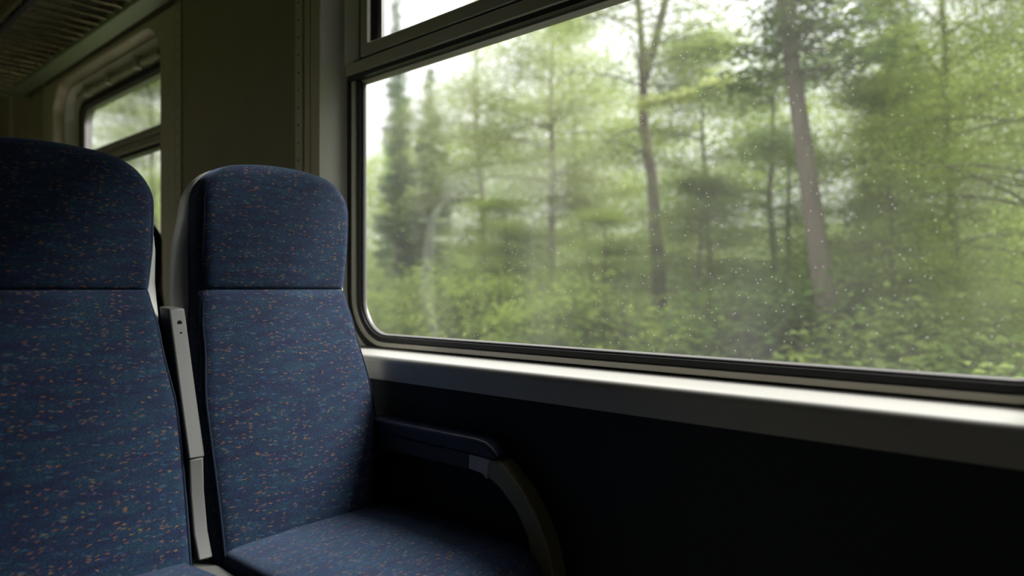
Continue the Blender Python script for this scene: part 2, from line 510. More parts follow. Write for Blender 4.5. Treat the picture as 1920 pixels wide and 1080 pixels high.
# ------------------------------------------------------------------ window 1
def window_1():
    y0, y1, z0, zt = 0.0, 1.694, -0.1345, 0.620
    R = 0.105

    def rc(d, top=None):
        return (y0 - 1.3 * d, y1 + 1.3 * d, z0 - d, (zt + d) if top is None else top)

    def rd(d):
        return (R + 1.3 * d, R + 1.3 * d, 0.004, 0.004)
    # plate between the rounded frame and the square reveal
    w = ring('window_1', [
        (rc(0.040, 1.08), (R + .055, R + .055, .03, .03), 1.256), ((W1[0], W1[1] + 0.004, -0.19, 1.10), (.002,) * 4, 1.256),
        ((W1[0], W1[1] + 0.004, -0.19, 1.10), (.002,) * 4, 1.272), (rc(0.040, 1.08), (R + .055, R + .055, .03, .03), 1.272)], M['reveal'])
    finish(w, kind='structure')
    # alloy frame lip, black gap, rubber, bead
    ring('frame_lip', [(rc(0.0225), rd(.0225), 1.250), (rc(0.0245), rd(.0245), 1.243), (rc(0.036), rd(.036), 1.243), (rc(0.038), rd(.038), 1.252),
                       (rc(0.038), rd(.038), 1.270), (rc(0.0225), rd(.0225), 1.270)], M['frame'], w, smooth=True, angle=30)
    ring('gap_seal', [(rc(0.0375), rd(.0375), 1.253), (rc(0.064), rd(.064), 1.253), (rc(0.064), rd(.064), 1.258), (rc(0.0375), rd(.0375), 1.258)], M['rubber'], w)
    ring('rubber_gasket', [(rc(0.006), rd(.006), 1.258), (rc(0.0085), rd(.0085), 1.249), (rc(0.0215), rd(.0215), 1.249), (rc(0.023), rd(.023), 1.256),
                           (rc(0.023), rd(.023), 1.270), (rc(0.006), rd(.006), 1.270)], M['rubber'], w, smooth=True, angle=30)
    ring('glazing_bead', [(rc(0.0), rd(0), 1.262), (rc(0.001), rd(.001), 1.257), (rc(0.003), rd(.003), 1.254), (rc(0.0065), rd(.0065), 1.255),
                          (rc(0.0065), rd(.0065), 1.264), (rc(0.0), rd(0), 1.264)], M['bead'], w, smooth=True, angle=50)
    prism_x('glass_pane', rrect(*rc(0.004), rd(0.004)), GX, GX + 0.005, M['glass'], w)
    # transom: two alloy rails with a dark groove, then rubber and the lit soffit
    ty0, ty1 = W1[0], 1.745
    boxes('lower_rail', [(1.224, 1.285, ty0, ty1, 0.642, 0.677)], M['frame'], w, bevel=0.003)
    boxes('rail_groove', [(1.235, 1.285, ty0, ty1, 0.675, 0.685)], M['rubber'], w)
    boxes('rail_rubber', [(1.230, 1.252, ty0, ty1 - 0.005, 0.629, 0.644)], M['rubber'], w)
    prism_y('soffit_strip', [(1.252, .640), (1.252, .6245), (1.262, .6165), (1.268, .6165), (1.268, .640)], ty0, 1.70, M['frame'], w)
    # fixed jamb above the transom
    prism_z('upper_jamb', [(1.29, 1.705), (1.245, 1.705), (1.236, 1.715), (1.228, 1.755), (1.236, 1.762), (1.29, 1.762)], 0.677, 1.09, M['reveal'], w, smooth=True, angle=40)
    boxes('jamb_gap', [(1.246, 1.29, 1.668, 1.706, 0.677, 1.09)], M['rubber'], w)
    # hopper sash
    sy0, sy1, sz0, sz1 = y0, 1.603, 0.720, 0.960
    s = ring('upper_sash', [((sy0 - .03, sy1 + .036, sz0 - .001, sz1 + .03), (.004,) * 4, 1.224), ((sy0 - .07, sy1 + .068, sz0 - .037, sz1 + .07), (.004,) * 4, 1.224),
                            ((sy0 - .07, sy1 + .068, sz0 - .037, sz1 + .07), (.004,) * 4, 1.262), ((sy0 - .03, sy1 + .036, sz0 - .001, sz1 + .03), (.004,) * 4, 1.262)],
             M['frame'], w, bevel=0.003)
    ring('sash_rubber', [((sy0 - .013, sy1 + .014, sz0 - .001, sz1 + .01), (.006,) * 4, 1.246), ((sy0 - .03, sy1 + .036, sz0 - .002, sz1 + .03), (.006,) * 4, 1.238),
                         ((sy0 - .03, sy1 + .036, sz0 - .002, sz1 + .03), (.006,) * 4, 1.262), ((sy0 - .013, sy1 + .014, sz0 - .001, sz1 + .01), (.006,) * 4, 1.262)], M['rubber'], s)
    ring('sash_bead', [((sy0, sy1, sz0, sz1), (.006,) * 4, 1.250), ((sy0 - .013, sy1 + .014, sz0 - .002, sz1 + .01), (.006,) * 4, 1.247),
                       ((sy0 - .013, sy1 + .014, sz0 - .002, sz1 + .01), (.006,) * 4, 1.262), ((sy0, sy1, sz0, sz1), (.006,) * 4, 1.262)], M['bead'], s)
    boxes('glass_pane', [(1.256, 1.260, sy0 - .004, sy1 + .004, sz0 - .004, sz1 + .004)], M['glass'], s)
    # slanting reveal at the jamb, and over the head
    prism_z('jamb_reveal', [(1.257, 1.782), (1.20, 1.79), (WX - 0.003, 1.806), (WX + .02, 1.84), (1.27, 1.85)], -0.19, 1.12, M['reveal'], w, smooth=True, angle=50)
    prism_z('jamb_reveal', [(1.257, W1[0]), (WX, W1[0] - .05), (1.27, W1[0] - .05)], -0.19, 1.12, M['reveal'], w)
    prism_y('head_reveal', [(1.257, 1.08), (WX - .003, 1.125), (1.29, 1.14)], W1[0] - .04, 1.86, M['reveal'], w)
    return w


window_1()


# ------------------------------------------------------------------ window 2, further down the car
def window_2():
    y0, y1, z0, zt = 3.09, 4.174, -0.137, 0.958
    R = 0.075

    def rc(d, e=None):
        e = d if e is None else e
        return (y0 - d * 0.75, y1 + e, z0 - d * 0.4, zt + d * 0.97)

    def rd(d):
        return (R + d * .5,) * 4
    w = ring('window_2', [
        ((2.825, 4.595, -0.19, 1.14), (.01,) * 4, WX - 0.006), (rc(0.165, 0.240), rd(0.20), WX - 0.006), (rc(0.160, 0.230), rd(.19), WX + 0.002),
        (rc(0.152, 0.222), rd(.18), 1.238), (rc(0.148, 0.217), rd(.17), 1.243), (rc(0.148, 0.217), rd(.17), 1.29), ((2.825, 4.595, -0.19, 1.14), (.01,) * 4, 1.29)],
        M['strip'], smooth=True, angle=35)
    finish(w, kind='structure')
    ring('inner_moulding', [(rc(0.148, 0.216), rd(.17), 1.246), (rc(0.142, 0.206), rd(.16), 1.216), (rc(0.134, 0.196), rd(.15), 1.214), (rc(0.115, 0.180), rd(.11), 1.250),
                            (rc(0.115, 0.180), rd(.11), 1.29), (rc(0.148, 0.216), rd(.17), 1.29)], M['reveal'], w, smooth=True, angle=45)
    ring('frame_lip', [(rc(0.045, 0.052), rd(.02), 1.245), (rc(0.118, 0.170), rd(.10), 1.250), (rc(0.118, 0.170), rd(.10), 1.29), (rc(0.045, 0.052), rd(.02), 1.29)], M['frame'], w)
    ring('rubber_gasket', [(rc(0.020, 0.034), rd(.01), 1.250), (rc(0.046, 0.053), rd(.02), 1.240), (rc(0.046, 0.053), rd(.02), 1.29), (rc(0.020, 0.034), rd(.01), 1.29)], M['rubber'], w)
    ring('glazing_bead', [(rc(0.0), rd(0), 1.255), (rc(0.021, 0.035), rd(.01), 1.246), (rc(0.021, 0.035), rd(.01), 1.29), (rc(0.0), rd(0), 1.29)], M['bead'], w)
    boxes('glass_pane', [(GX, GX + 0.005, y0 - .004, y1 + .004, z0 - .004, 0.64)], M['glass'], w)
    prism_x('glass_pane', rrect(y0 - .004, y1 + .004, 0.69, zt + .004, (.01, .01, R, R)), GX, GX + 0.005, M['glass'], w)
    boxes('upper_rail', [(1.226, 1.28, y0 - .01, y1 + .02, 0.684, 0.716)], M['frame'], w, bevel=0.003)
    boxes('rail_groove', [(1.240, 1.28, y0 - .01, y1 + .02, 0.675, 0.686)], M['rubber'], w)
    boxes('lower_rail', [(1.230, 1.28, y0 - .01, y1 + .02, 0.643, 0.676)], M['frame'], w, bevel=0.003)
    boxes('rail_rubber', [(1.240, 1.28, y0 - .01, y1 + .02, 0.624, 0.644)], M['rubber'], w)
    # rolled-up sun blind in the head of the opening
    V, F = [], []
    rnd = random.Random(4)
    n = 40
    pts = [(1.236 + rnd.uniform(-.003, .003), y0 + 0.02 + (y1 - y0 - 0.0) * i / n, 1.032 + rnd.uniform(-.003, .003)) for i in range(n + 1)]
    tube('rolled_blind', pts, [0.020 + rnd.uniform(-.004, .004) for _ in pts], M['blind'], w, sides=10)
    for yy in (y0 + .25, y0 + .62, y1 - .15):
        boxes('blind_clip', [(1.205, 1.250, yy, yy + .022, 1.005, 1.065)], M['frame'], w, bevel=0.003)
    return w


window_2()

# ================================================================== luggage rack above the far window
RZ = 1.142
rack = empty('luggage_rack', (0.92, 3.0, RZ))
finish(rack, 'slatted overhead luggage rack with grey-green wall rail above the far window', 'luggage rack')
RY0, RY1 = 1.35, 4.86
prism_y('wall_rail', [(1.060, RZ), (1.140, RZ - 0.004), (1.150, RZ + 0.03), (1.055, RZ + 0.03)], RY0, RY1, M['rack_rail'], rack, bevel=0.004)
tube('front_rail', [(0.735, RY0, RZ + .012), (0.735, RY1, RZ + .012)], 0.022, M['rack_wire'], rack, sides=14)
boxes('inner_rail', [(0.775, 0.80, RY0, RY1, RZ + .004, RZ + .028)], M['navy_plastic'], rack, bevel=0.003)
boxes('end_bar', [(0.73, 1.20, RY1 - 0.03, RY1 + 0.03, RZ - 0.02, RZ + .03)], M['rack_rail'], rack, bevel=0.006)
for yy in (RY0 + .1, 2.72):
    prism_y('bracket', [(0.74, RZ + .02), (1.20, RZ + .02), (1.20, RZ + .13), (1.12, RZ + .13), (0.74, RZ + .045)], yy, yy + .035, M['navy_plastic'], rack, bevel=0.004)
rnd = random.Random(11)
nsl = 38
for k in range(nsl):
    yy = RY0 + .05 + (RY1 - RY0 - .1) * k / (nsl - 1)
    pts = []
    for i in range(9):
        x = 0.745 + (1.075 - 0.745) * i / 8
        pts.append((x, yy + rnd.uniform(-.003, .003), RZ + 0.016 + rnd.uniform(-.002, .002)))
    V, F = [], []
    rads = [rnd.uniform(.005, .008)] * 9
    tube('slat', pts, rads, M['rack_wire'], rack, sides=6)
V, F = [], []
for k in range(nsl - 1):
    yy = RY0 + .05 + (RY1 - RY0 - .1) * k / (nsl - 1)
    dy = (RY1 - RY0 - .1) / (nsl - 1)
    for j in range(3):
        x = 0.80 + 0.085 * j + (0.042 if k % 2 else 0) + rnd.uniform(-.015, .015)
        v, f = tube_geo([(x, yy, RZ + .016), (x + rnd.uniform(-.01, .01), yy + dy, RZ + .016)], [.0045, .0045], 5, len(V))
        V += v; F += f
o = mk('cross_tie', V, F, M['rack_wire'], rack, smooth=True); o['kind'] = 'stuff'


# ================================================================== seats
def lerp_tab(tab, h):
    for (a, va), (b, vb) in zip(tab, tab[1:]):
        if h <= b:
            t = (h - a) / (b - a)
            t = max(0.0, min(1.0, t))
            t = t * t * (3 - 2 * t)
            return va + (vb - va) * t
    return tab[-1][1]


def pad(name, place, Wf, H, R, re, th, h0, h1, mat, parent, nx=31, nh=40, crown=0.0, back_round=0.0, bottom_round=False, uvoff=(0, 0)):
    """upholstered pad: outline half-width Wf(h), top corners R, edge rounding re, thickness th"""
    hs = []
    top_r = h1 >= H - 1e-6
    lim = H - R if top_r else h1
    for i in range(nh + 1):
        hs.append(h0 + (lim - h0) * i / nh)
    if bottom_round:
        hs = [h0 + re * (1 - math.cos(PI / 2 * i / 6)) for i in range(6)] + [h for h in hs if h > h0 + re]
    if top_r:
        hs += [H - R + R * math.sin(PI / 2 * i / 16) for i in range(1, 17)]
    cols = [math.sin(PI / 2 * (2 * i / (nx - 1) - 1)) for i in range(nx)]
    V, UV, F = [], [], []

    def width(h):
        w = Wf(h)
        if h > H - R:
            w = w - R + math.sqrt(max(0, R * R - (h - (H - R)) ** 2))
        return w

    def dist(x, h):
        w = Wf(h)
        qx, qh = abs(x) - (w - R), h - (H - R)
        d = R - math.hypot(max(qx, 0), max(qh, 0)) - min(max(qx, qh), 0)
        if bottom_round:
            d = min(d, h - h0)
        return max(0, d)
    for layer in (0, 1):
        for h in hs:
            w = width(h)
            for s in cols:
                x = s * w
                if layer == 0:
                    d = dist(x, h)
                    dep = re - math.sqrt(max(0, re * re - (re - d) ** 2)) if d < re else 0.0
                else:
                    dep = th
                hz = h - crown * (x / Wf(h)) ** 2 * max(0, (h - (H - 2.2 * R)) / (2.2 * R)) if crown else h
                V.append(place(x, hz, dep))
                UV.append((x + uvoff[0] + (dep if x > 0 else -dep), hz + uvoff[1] + dep * 0.3))
    m, n = len(hs), nx
    for L in (0, 1):
        for j in range(m - 1):
            for i in range(n - 1):
                a = L * m * n + j * n + i
                F.append((a, a + 1, a + n + 1, a + n))
    rim = [i for i in range(n)] + [j * n + n - 1 for j in range(1, m)] + [(m - 1) * n + i for i in range(n - 2, -1, -1)] + [j * n for j in range(m - 2, 0, -1)]
    for a, b in zip(rim, rim[1:] + rim[:1]):
        F.append((a, b, b + m * n, a + m * n))
    return mk(name, V, F, mat, parent, smooth=True, uvs=UV, angle=70)


SEAT_Z0 = -0.56
BH = 0.848                                   # height of the backrest above the seat
SEAM = 0.556
WTAB = [(0.0, 0.222), (0.30, 0.226), (0.46, 0.210), (0.555, 0.197), (0.66, 0.202), (0.80, 0.201)]


def wf(h): return lerp_tab(WTAB, h)


def yfront(h):
    y = 0.205 * h / 0.85
    if h < SEAM:
        y += 0.004 - 0.012 * math.sin(PI * min(1, max(0, h / SEAM))) ** 1.0 + 0.024 * max(0, h / SEAM)
    else:
        g = (h - SEAM) / (0.848 - SEAM)
        y = 0.205 * SEAM / 0.85 + 0.030 - 0.012 * g - 0.012 * math.sin(PI * min(1, g * 0.9)) ** 0.8
    y += 0.0028 * math.exp(-((h - SEAM) / 0.006) ** 2)
    return y


def make_seat(cx, yb, label, group, BH, armrest=False, post=False):
    root = empty('train_seat', (cx, yb - 0.25, FLOOR))
    finish(root, label, 'seat', group)

    def bp(x, h, dep):
        dish = -(0.020 if h < SEAM else 0.020 - 0.004 * min(1, (h - SEAM) / 0.1)) * (1 - min(1, (x / 0.21) ** 2))
        return (cx + x, yb + yfront(h) + dep + dish * (1 if dep < 0.03 else 0), SEAT_Z0 + h)
    back = pad('backrest', bp, wf, BH, 0.088, 0.028, 0.062, -0.06, SEAM, M['fabric'], root, crown=0.03)
    head = pad('headrest', bp, wf, BH, 0.088, 0.028, 0.062, SEAM, BH, M['fabric'], root, nh=26, crown=0.03)
    # piped welt round the edge of the upholstery, both halves
    def pipe_pt(x, h):
        hz = h - 0.03 * (x / wf(h)) ** 2 * max(0, (h - (BH - 0.1936)) / 0.1936)
        return (cx + x, yb + yfront(min(h, BH)) + 0.0045, SEAT_Z0 + hz)
    for sgn in (-1, 1):
        tube('piping', [pipe_pt(sgn * (wf(h) - 0.011), h) for h in [0.0 + (SEAM - .004) * i / 23 for i in range(24)]], 0.0022, M['piping'], back, sides=6)
    pts = [pipe_pt(-(wf(h) - 0.011), h) for h in [SEAM + .004 + (BH - .088 - SEAM) * i / 12 for i in range(12)]]
    wt, cr_ = wf(BH) - 0.011, 0.077
    arc = [(wt - cr_ + cr_ * math.cos(PI / 2 * i / 10), BH - 0.011 - cr_ + cr_ * math.sin(PI / 2 * i / 10)) for i in range(11)]
    pts += [pipe_pt(-x, h) for x, h in arc] + [pipe_pt(x, h) for x, h in reversed(arc)]
    pts += [pipe_pt(wf(h) - 0.011, h) for h in reversed([SEAM + .004 + (BH - .088 - SEAM) * i / 12 for i in range(12)])]
    tube('piping', pts, 0.0022, M['piping'], head, sides=6)

    def sp(x, h, dep): return (cx + x, yb + yfront(min(h, BH)) * 0.85 + 0.020 + 0.060 + dep, SEAT_Z0 + h)
    pad('back_shell', sp, lambda h: lerp_tab([(0, .210), (.38, .214), (.52, .229), (.62, .226), (.80, .207)], h), BH - 0.003, 0.09, 0.012, 0.036, -0.10, BH - 0.003, M['shell'], root, nx=17, nh=24, crown=0.03)

    # cushion: h runs forward from behind the backrest
    CL = 0.60

    def cp(x, h, dep):
        z = SEAT_Z0 + 0.012 + 0.010 * (1 - min(1, (x / 0.2) ** 2)) + 0.012 * math.sin(PI * min(1, h / CL)) - dep
        if h > CL - 0.14: z -= 0.03 * ((h - CL + 0.14) / 0.14) ** 2
        return (cx + x, yb + 0.05 - h, z)
    cu = pad('cushion', cp, lambda h: 0.212 + 0.012 * math.sin(PI * min(1, h / CL)), CL, 0.10, 0.026, 0.11, 0.0, CL, M['fabric'], root, nh=24, uvoff=(0.37, 0.21))
    for sgn in (-1, 1):
        pts = []
        for i in range(20):
            h = 0.06 + (CL - 0.10 - 0.06) * i / 19
            p = cp(sgn * (0.212 + 0.012 * math.sin(PI * h / CL) + 0.0005), h, 0.030)
            pts.append(p)
        tube('piping', pts, 0.0035, M['piping'], cu, sides=6)
    boxes('seat_pan', [(cx - 0.20, cx + 0.20, yb - 0.50, yb + 0.12, SEAT_Z0 - 0.16, SEAT_Z0 - 0.085)], M['shell'], root, bevel=0.01)
    boxes('pedestal', [(cx - 0.06, cx + 0.06, yb - 0.38, yb + 0.02, FLOOR, SEAT_Z0 - 0.155)], M['shell'], root, bevel=0.01)
    if armrest:
        outer = [(1.46, -.372), (1.075, -.372), (1.03, -.365), (.985, -.390), (.939, -.426), (.90, -.474), (.868, -.53), (.850, -.60), (.842, -.68), (.84, -.75)]
        inner = [(.892, -.75), (.895, -.68), (.903, -.60), (.922, -.5225), (.955, -.475), (1.0, -.437), (1.05, -.412), (1.0925, -.408), (1.46, -.415)]
        ar = prism_x('armrest', outer + inner, 1.100, 1.145, M['olive_metal'], root, bevel=0.004)
        prism_x('armrest_side', [(1.46, -.374), (1.094, -.374), (1.094, -.411), (1.46, -.413)], 1.0985, 1.147, M['navy_plastic'], ar, bevel=0.002)
        padp = [(1.465, -.372), (1.465, -.348), (1.45, -.336), (1.06, -.336), (1.035, -.340), (1.012, -.352), (1.000, -.364), (0.997, -.372), (1.01, -.378), (1.05, -.376)]
        prism_x('armrest_pad', padp, 1.088, 1.155, M['navy_pad'], ar, bevel=0.008, seg=3)
        cap = [(1.093, -.374), (1.03, -.3655), (1.022, -.369), (1.032, -.395), (1.037, -.424), (1.05, -.4135), (1.093, -.4095)]
        prism_x('end_bracket', cap, 1.0968, 1.1485, M['grey_cap'], ar, bevel=0.003)
        boxes('wall_mount_light_block', [(1.106, 1.167, 1.462, 1.50, -0.80, -0.345)], M['navy_plastic'], ar, bevel=0.004)  # mount stretched downward to block light that brightened the lower panel
        boxes('foot_mount', [(1.095, 1.150, 0.835, 0.90, -0.80, -0.74)], M['olive_metal'], ar, bevel=0.004)
    if post:
        def yl(z): return yb + yfront(z - SEAT_Z0)
        pp = [(yl(-0.045) - .008, -0.044), (yl(-0.2) - .004, -0.2), (yl(-0.35) - .010, -0.352), (yl(-0.35) + .05, -0.352), (yl(-0.2) + .05, -0.2), (yl(-0.045) + .045, -0.040)]
        fp = prism_x('frame_post', pp, 0.614, 0.648, M['post'], root, bevel=0.004)
        tube('screw', [(0.633, yl(-.075) - .003, -0.074), (0.633, yl(-.075) - .0084, -0.075)], [0.0052, 0.0046], M['screw'], fp, sides=12)
        tube('screw', [(0.633, yl(-.096) - .002, -0.0955), (0.633, yl(-.096) - .0075, -0.096)], [0.0022, 0.002], M['screw'], fp, sides=10)
        p2 = [(yl(-0.35) - .008, -0.351), (yl(-0.42) + .006, -0.42), (yl(-0.50) + .008, -0.50), (yl(-0.55) - .004, -0.55), (yl(-0.55) + .08, -0.55), (yl(-0.35) + .05, -0.351)]
        prism_x('post_base', p2, 0.616, 0.646, M['post'], root, bevel=0.004)
        boxes('gap_cover', [(0.612, 0.668, yb - 0.48, yb + 0.08, -0.60, -0.575)], M['post'], root, bevel=0.008)
    return root


win_seat = make_seat(0.885, 1.375, 'blue orange-flecked train seat by the window, with a wall-side armrest', 'blue fabric train seats', 0.857, armrest=True, post=True)
aisle_seat = make_seat(0.393, 1.375, 'blue orange-flecked train seat on the aisle side, cut off by the picture edge', 'blue fabric train seats', 0.842)


def copy_tree(o, parent=None):
    c = o.copy()
    COL.objects.link(c)
    if parent is not None:
        c.parent = parent
    for ch in o.children:
        copy_tree(ch, c)
    return c


far_seat = copy_tree(aisle_seat)
far_seat.location = (0.885, 1.375 - 0.25 + 1.20, FLOOR)
far_seat['label'] = 'dark train seat in the row behind, seen in the gap between the two blue seats'


# ================================================================== outside: bank, trees, undergrowth
def gh(x, y):
    g = -2.3
    if x > 4: g += 0.20 * (x - 4)
    if x > 14: g -= 0.08 * (x - 14)
    if x < -4: g += 0.42 * (min(-4 - x, 10))  # unseen left bank, raised to block low sky through the left windows
    return g + 0.25 * noise.noise(Vector((x * 0.15, y * 0.15, 3.1))) * min(1, max(0, (abs(x) - 3) / 3))


V, F = [], []
xs = [-30, -20, -10, -5, -3, 0, 3, 4, 5, 6.5, 8, 10, 12, 14, 17, 20, 25, 32, 45, 70]
ys = [-40 + 5 * i for i in range(33)]
for y in ys:
    for x in xs:
        V.append((x, y, gh(x, y)))
nx_ = len(xs)
for j in range(len(ys) - 1):
    for i in range(nx_ - 1):
        F.append((j * nx_ + i, j * nx_ + i + 1, (j + 1) * nx_ + i + 1, (j + 1) * nx_ + i))
g = mk('ground', V, F, M['soil'], smooth=True)
finish(g, kind='structure')


def at_px(px, X):
    u = (px - 960) / 1280
    t = X / (0.752 + 0.659 * u)
    return X, t * (0.659 - 0.752 * u), t


def leaf_geo(C, D, size, tilt, rs, tint, slim=0.5):
    """C centres, one folded four-triangle-corner leaf at each; D preferred heading (N,2) or None"""
    n = len(C)
    az = rs.uniform(0, 2 * PI, n)
    d = np.stack([np.cos(az), np.sin(az), rs.normal(0, 0.22, n)], 1)
    if D is not None:
        d[:, :2] = d[:, :2] * 0.55 + D
    d /= np.linalg.norm(d, axis=1)[:, None]
    nrm = np.stack([rs.normal(0, tilt, n), rs.normal(0, tilt, n), np.ones(n)], 1)
    s = np.cross(d, nrm)
    s /= np.linalg.norm(s, axis=1)[:, None]
    up = np.cross(s, d)
    L = (size * rs.uniform(0.65, 1.25, n))[:, None]
    a = C - d * L * 0.5
    b = C + s * L * slim * 0.5 + up * L * 0.10
    c = C + d * L * 0.5 - up * L * 0.08
    e = C - s * L * slim * 0.5 + up * L * 0.10
    Vv = np.stack([a, b, c, e], 1).reshape(-1, 3)
    idx = (np.arange(n) * 4)[:, None]
    Ff = np.concatenate([idx + np.array([[0, 1, 2]]), idx + np.array([[0, 2, 3]])], 1).reshape(-1, 3)
    return Vv, Ff, np.repeat(tint, 4)


def leaf_mesh(name, Vv, Ff, tint, mat):
    me = bpy.data.meshes.new(name)
    nv, nf = len(Vv), len(Ff)
    me.vertices.add(nv)
    me.vertices.foreach_set('co', Vv.astype(np.float32).ravel())
    me.loops.add(nf * 3)
    me.loops.foreach_set('vertex_index', Ff.astype(np.int32).ravel())
    me.polygons.add(nf)
    me.polygons.foreach_set('loop_start', (np.arange(nf) * 3).astype(np.int32))
    me.update(calc_edges=True)
    at = me.attributes.new('tint', 'FLOAT', 'POINT')
    at.data.foreach_set('value', np.clip(tint, 0, 1).astype(np.float32))
    me.materials.append(mat)
    return me


def sprays(P, n_per, spread, flat, rs, size, tilt, slim, D=None):
    """flat horizontal sprays of leaves round the points P"""
    k = len(P)
    tint_s = rs.uniform(0, 1, k)
    C = np.repeat(P, n_per, 0)
    off = rs.normal(0, 1, (k * n_per, 3)) * np.array([spread, spread, flat])
    tint = np.repeat(tint_s, n_per) * 0.7 + rs.uniform(0, 0.3, k * n_per)
    DD = np.repeat(D, n_per, 0) if D is not None else None
    return leaf_geo(C + off, DD, size, tilt, rs, tint, slim)


def branch_mesh(name, segs, mat):
    V, F = [], []
    for pts, rads, sides in segs:
        v, f = tube_geo(pts, rads, sides, len(V), cap=False)
        V += v; F += f
    me = bpy.data.meshes.new(name)
    me.from_pydata(V, [], F)
    me.shade_smooth()
    me.materials.append(mat)
    return me


def broadleaf_proto(seed, H, cr, c0, nb, npts, nleaf, size, lm, bm_, r0, lean=0.0, fork=None, spread=0.34, flat=0.10):
    rs = np.random.RandomState(seed)
    segs, P = [], []
    zs = np.linspace(0, H * 0.95, 12)
    wob = np.cumsum(rs.normal(0, 0.035 * H / 8, (12, 2)), 0)
    trunk = [(wob[i, 0], wob[i, 1] + lean * zs[i], zs[i]) for i in range(12)]
    segs.append((trunk, [r0 * (1 - 0.88 * i / 11) for i in range(12)], 8))
    stems = [trunk]
    if fork:
        st = trunk[fork]
        f2 = [(st[0] + 0.05 * i, st[1] - 0.16 * i ** 0.8, st[2] + (H - st[2]) * i / 8) for i in range(9)]
        segs.append((f2, [r0 * 0.6 * (1 - 0.85 * i / 8) for i in range(9)], 7))
        stems.append(f2)
    for b in range(nb):
        stem = stems[b % len(stems)]
        q = rs.uniform(c0, 1.0)
        i = min(len(stem) - 2, int(q * (len(stem) - 1)))
        f = q * (len(stem) - 1) - i
        p0 = np.array(stem[i]) * (1 - f) + np.array(stem[i + 1]) * f
        prof = math.sin(PI * min(1, max(0.06, (q - c0) / (1 - c0) * 0.82 + 0.16))) ** 0.7
        ln = cr * prof * rs.uniform(0.65, 1.1)
        az = rs.uniform(0, 2 * PI)
        rise = rs.uniform(0.05, 0.5)
        pts = []
        for j in range(5):
            s = j / 4
            pts.append((p0[0] + math.cos(az) * ln * s, p0[1] + math.sin(az) * ln * s, p0[2] + ln * rise * s - 0.25 * ln * s * s))
        rb = max(0.008, r0 * 0.28 * (1 - q * 0.6))
        segs.append((pts, [rb * (1 - 0.8 * j / 4) for j in range(5)], 4))
        A = np.array(pts)
        for _ in range(npts):
            s = rs.uniform(0.25, 1.05)
            k = min(3, int(s * 4)); f = s * 4 - k
            P.append(A[k] * (1 - f) + A[k + 1] * f + rs.normal(0, 0.12, 3) * np.array([1, 1, .6]))
    P = np.array(P)
    Vv, Ff, T = sprays(P, nleaf, spread, flat, rs, size, 0.36, 0.45)
    return leaf_mesh('foliage', Vv, Ff, T, lm), branch_mesh('trunk', segs, bm_)


def conifer_proto(seed, H, cr, nwh, nleaf, size, lm, bm_, r0, lean=0.0, bare=0.12):
    rs = np.random.RandomState(seed)
    segs, P, D = [], [], []
    trunk = [(0.02 * math.sin(i), lean * H * i / 9, H * i / 9) for i in range(10)]
    segs.append((trunk, [r0 * (1 - 0.88 * i / 9) for i in range(10)], 8))
    for w in range(nwh):
        q = bare + (1 - bare) * (w / nwh) ** 0.9
        z = H * q
        ln0 = cr * (1 - q) ** 0.8 + 0.10
        nb = 6 if q < 0.8 else 4
        for b in range(nb):
            az = rs.uniform(0, 2 * PI)
            ln = ln0 * rs.uniform(0.6, 1.1)
            pts = [(math.cos(az) * ln * s, lean * z + math.sin(az) * ln * s, z - 0.30 * ln * s + 0.22 * ln * s * s) for s in (0, .35, .7, 1)]
            segs.append((pts, [r0 * .13, r0 * .10, r0 * .06, .004], 4))
            A = np.array(pts)
            for _ in range(max(2, int(ln * 7))):
                s = rs.uniform(0.12, 1.0)
                k = min(2, int(s * 3)); f = s * 3 - k
                P.append(A[k] * (1 - f) + A[k + 1] * f)
                D.append((math.cos(az), math.sin(az)))
    P = np.array(P); D = np.array(D)
    Vv, Ff, T = sprays(P, nleaf, 0.13, 0.05, rs, size, 0.5, 0.22, D)
    return leaf_mesh('foliage', Vv, Ff, T, lm), branch_mesh('trunk', segs, bm_)


def shrub_proto(seed, H, R, k, nleaf, size, lm, bm_):
    rs = np.random.RandomState(seed)
    segs, P = [], []
    for b in range(9):
        az = rs.uniform(0, 2 * PI); rr = R * rs.uniform(.3, .9); hh = H * rs.uniform(.6, 1)
        pts = [(math.cos(az) * rr * s ** 1.3, math.sin(az) * rr * s ** 1.3, hh * s ** .8) for s in (0, .33, .66, 1)]
        segs.append((pts, [.025, .018, .012, .005], 5))
    for _ in range(k):
        a = rs.uniform(0, 2 * PI); r = R * math.sqrt(rs.uniform(0, 1)); z = H * rs.uniform(0.08, 1) * math.sqrt(max(0.05, 1 - (r / R) ** 2 * .8))
        P.append((math.cos(a) * r, math.sin(a) * r, z))
    Vv, Ff, T = sprays(np.array(P), nleaf, .2, .07, rs, size, 0.45, 0.5)
    return leaf_mesh('foliage', Vv, Ff, T, lm), branch_mesh('stem', segs, bm_)


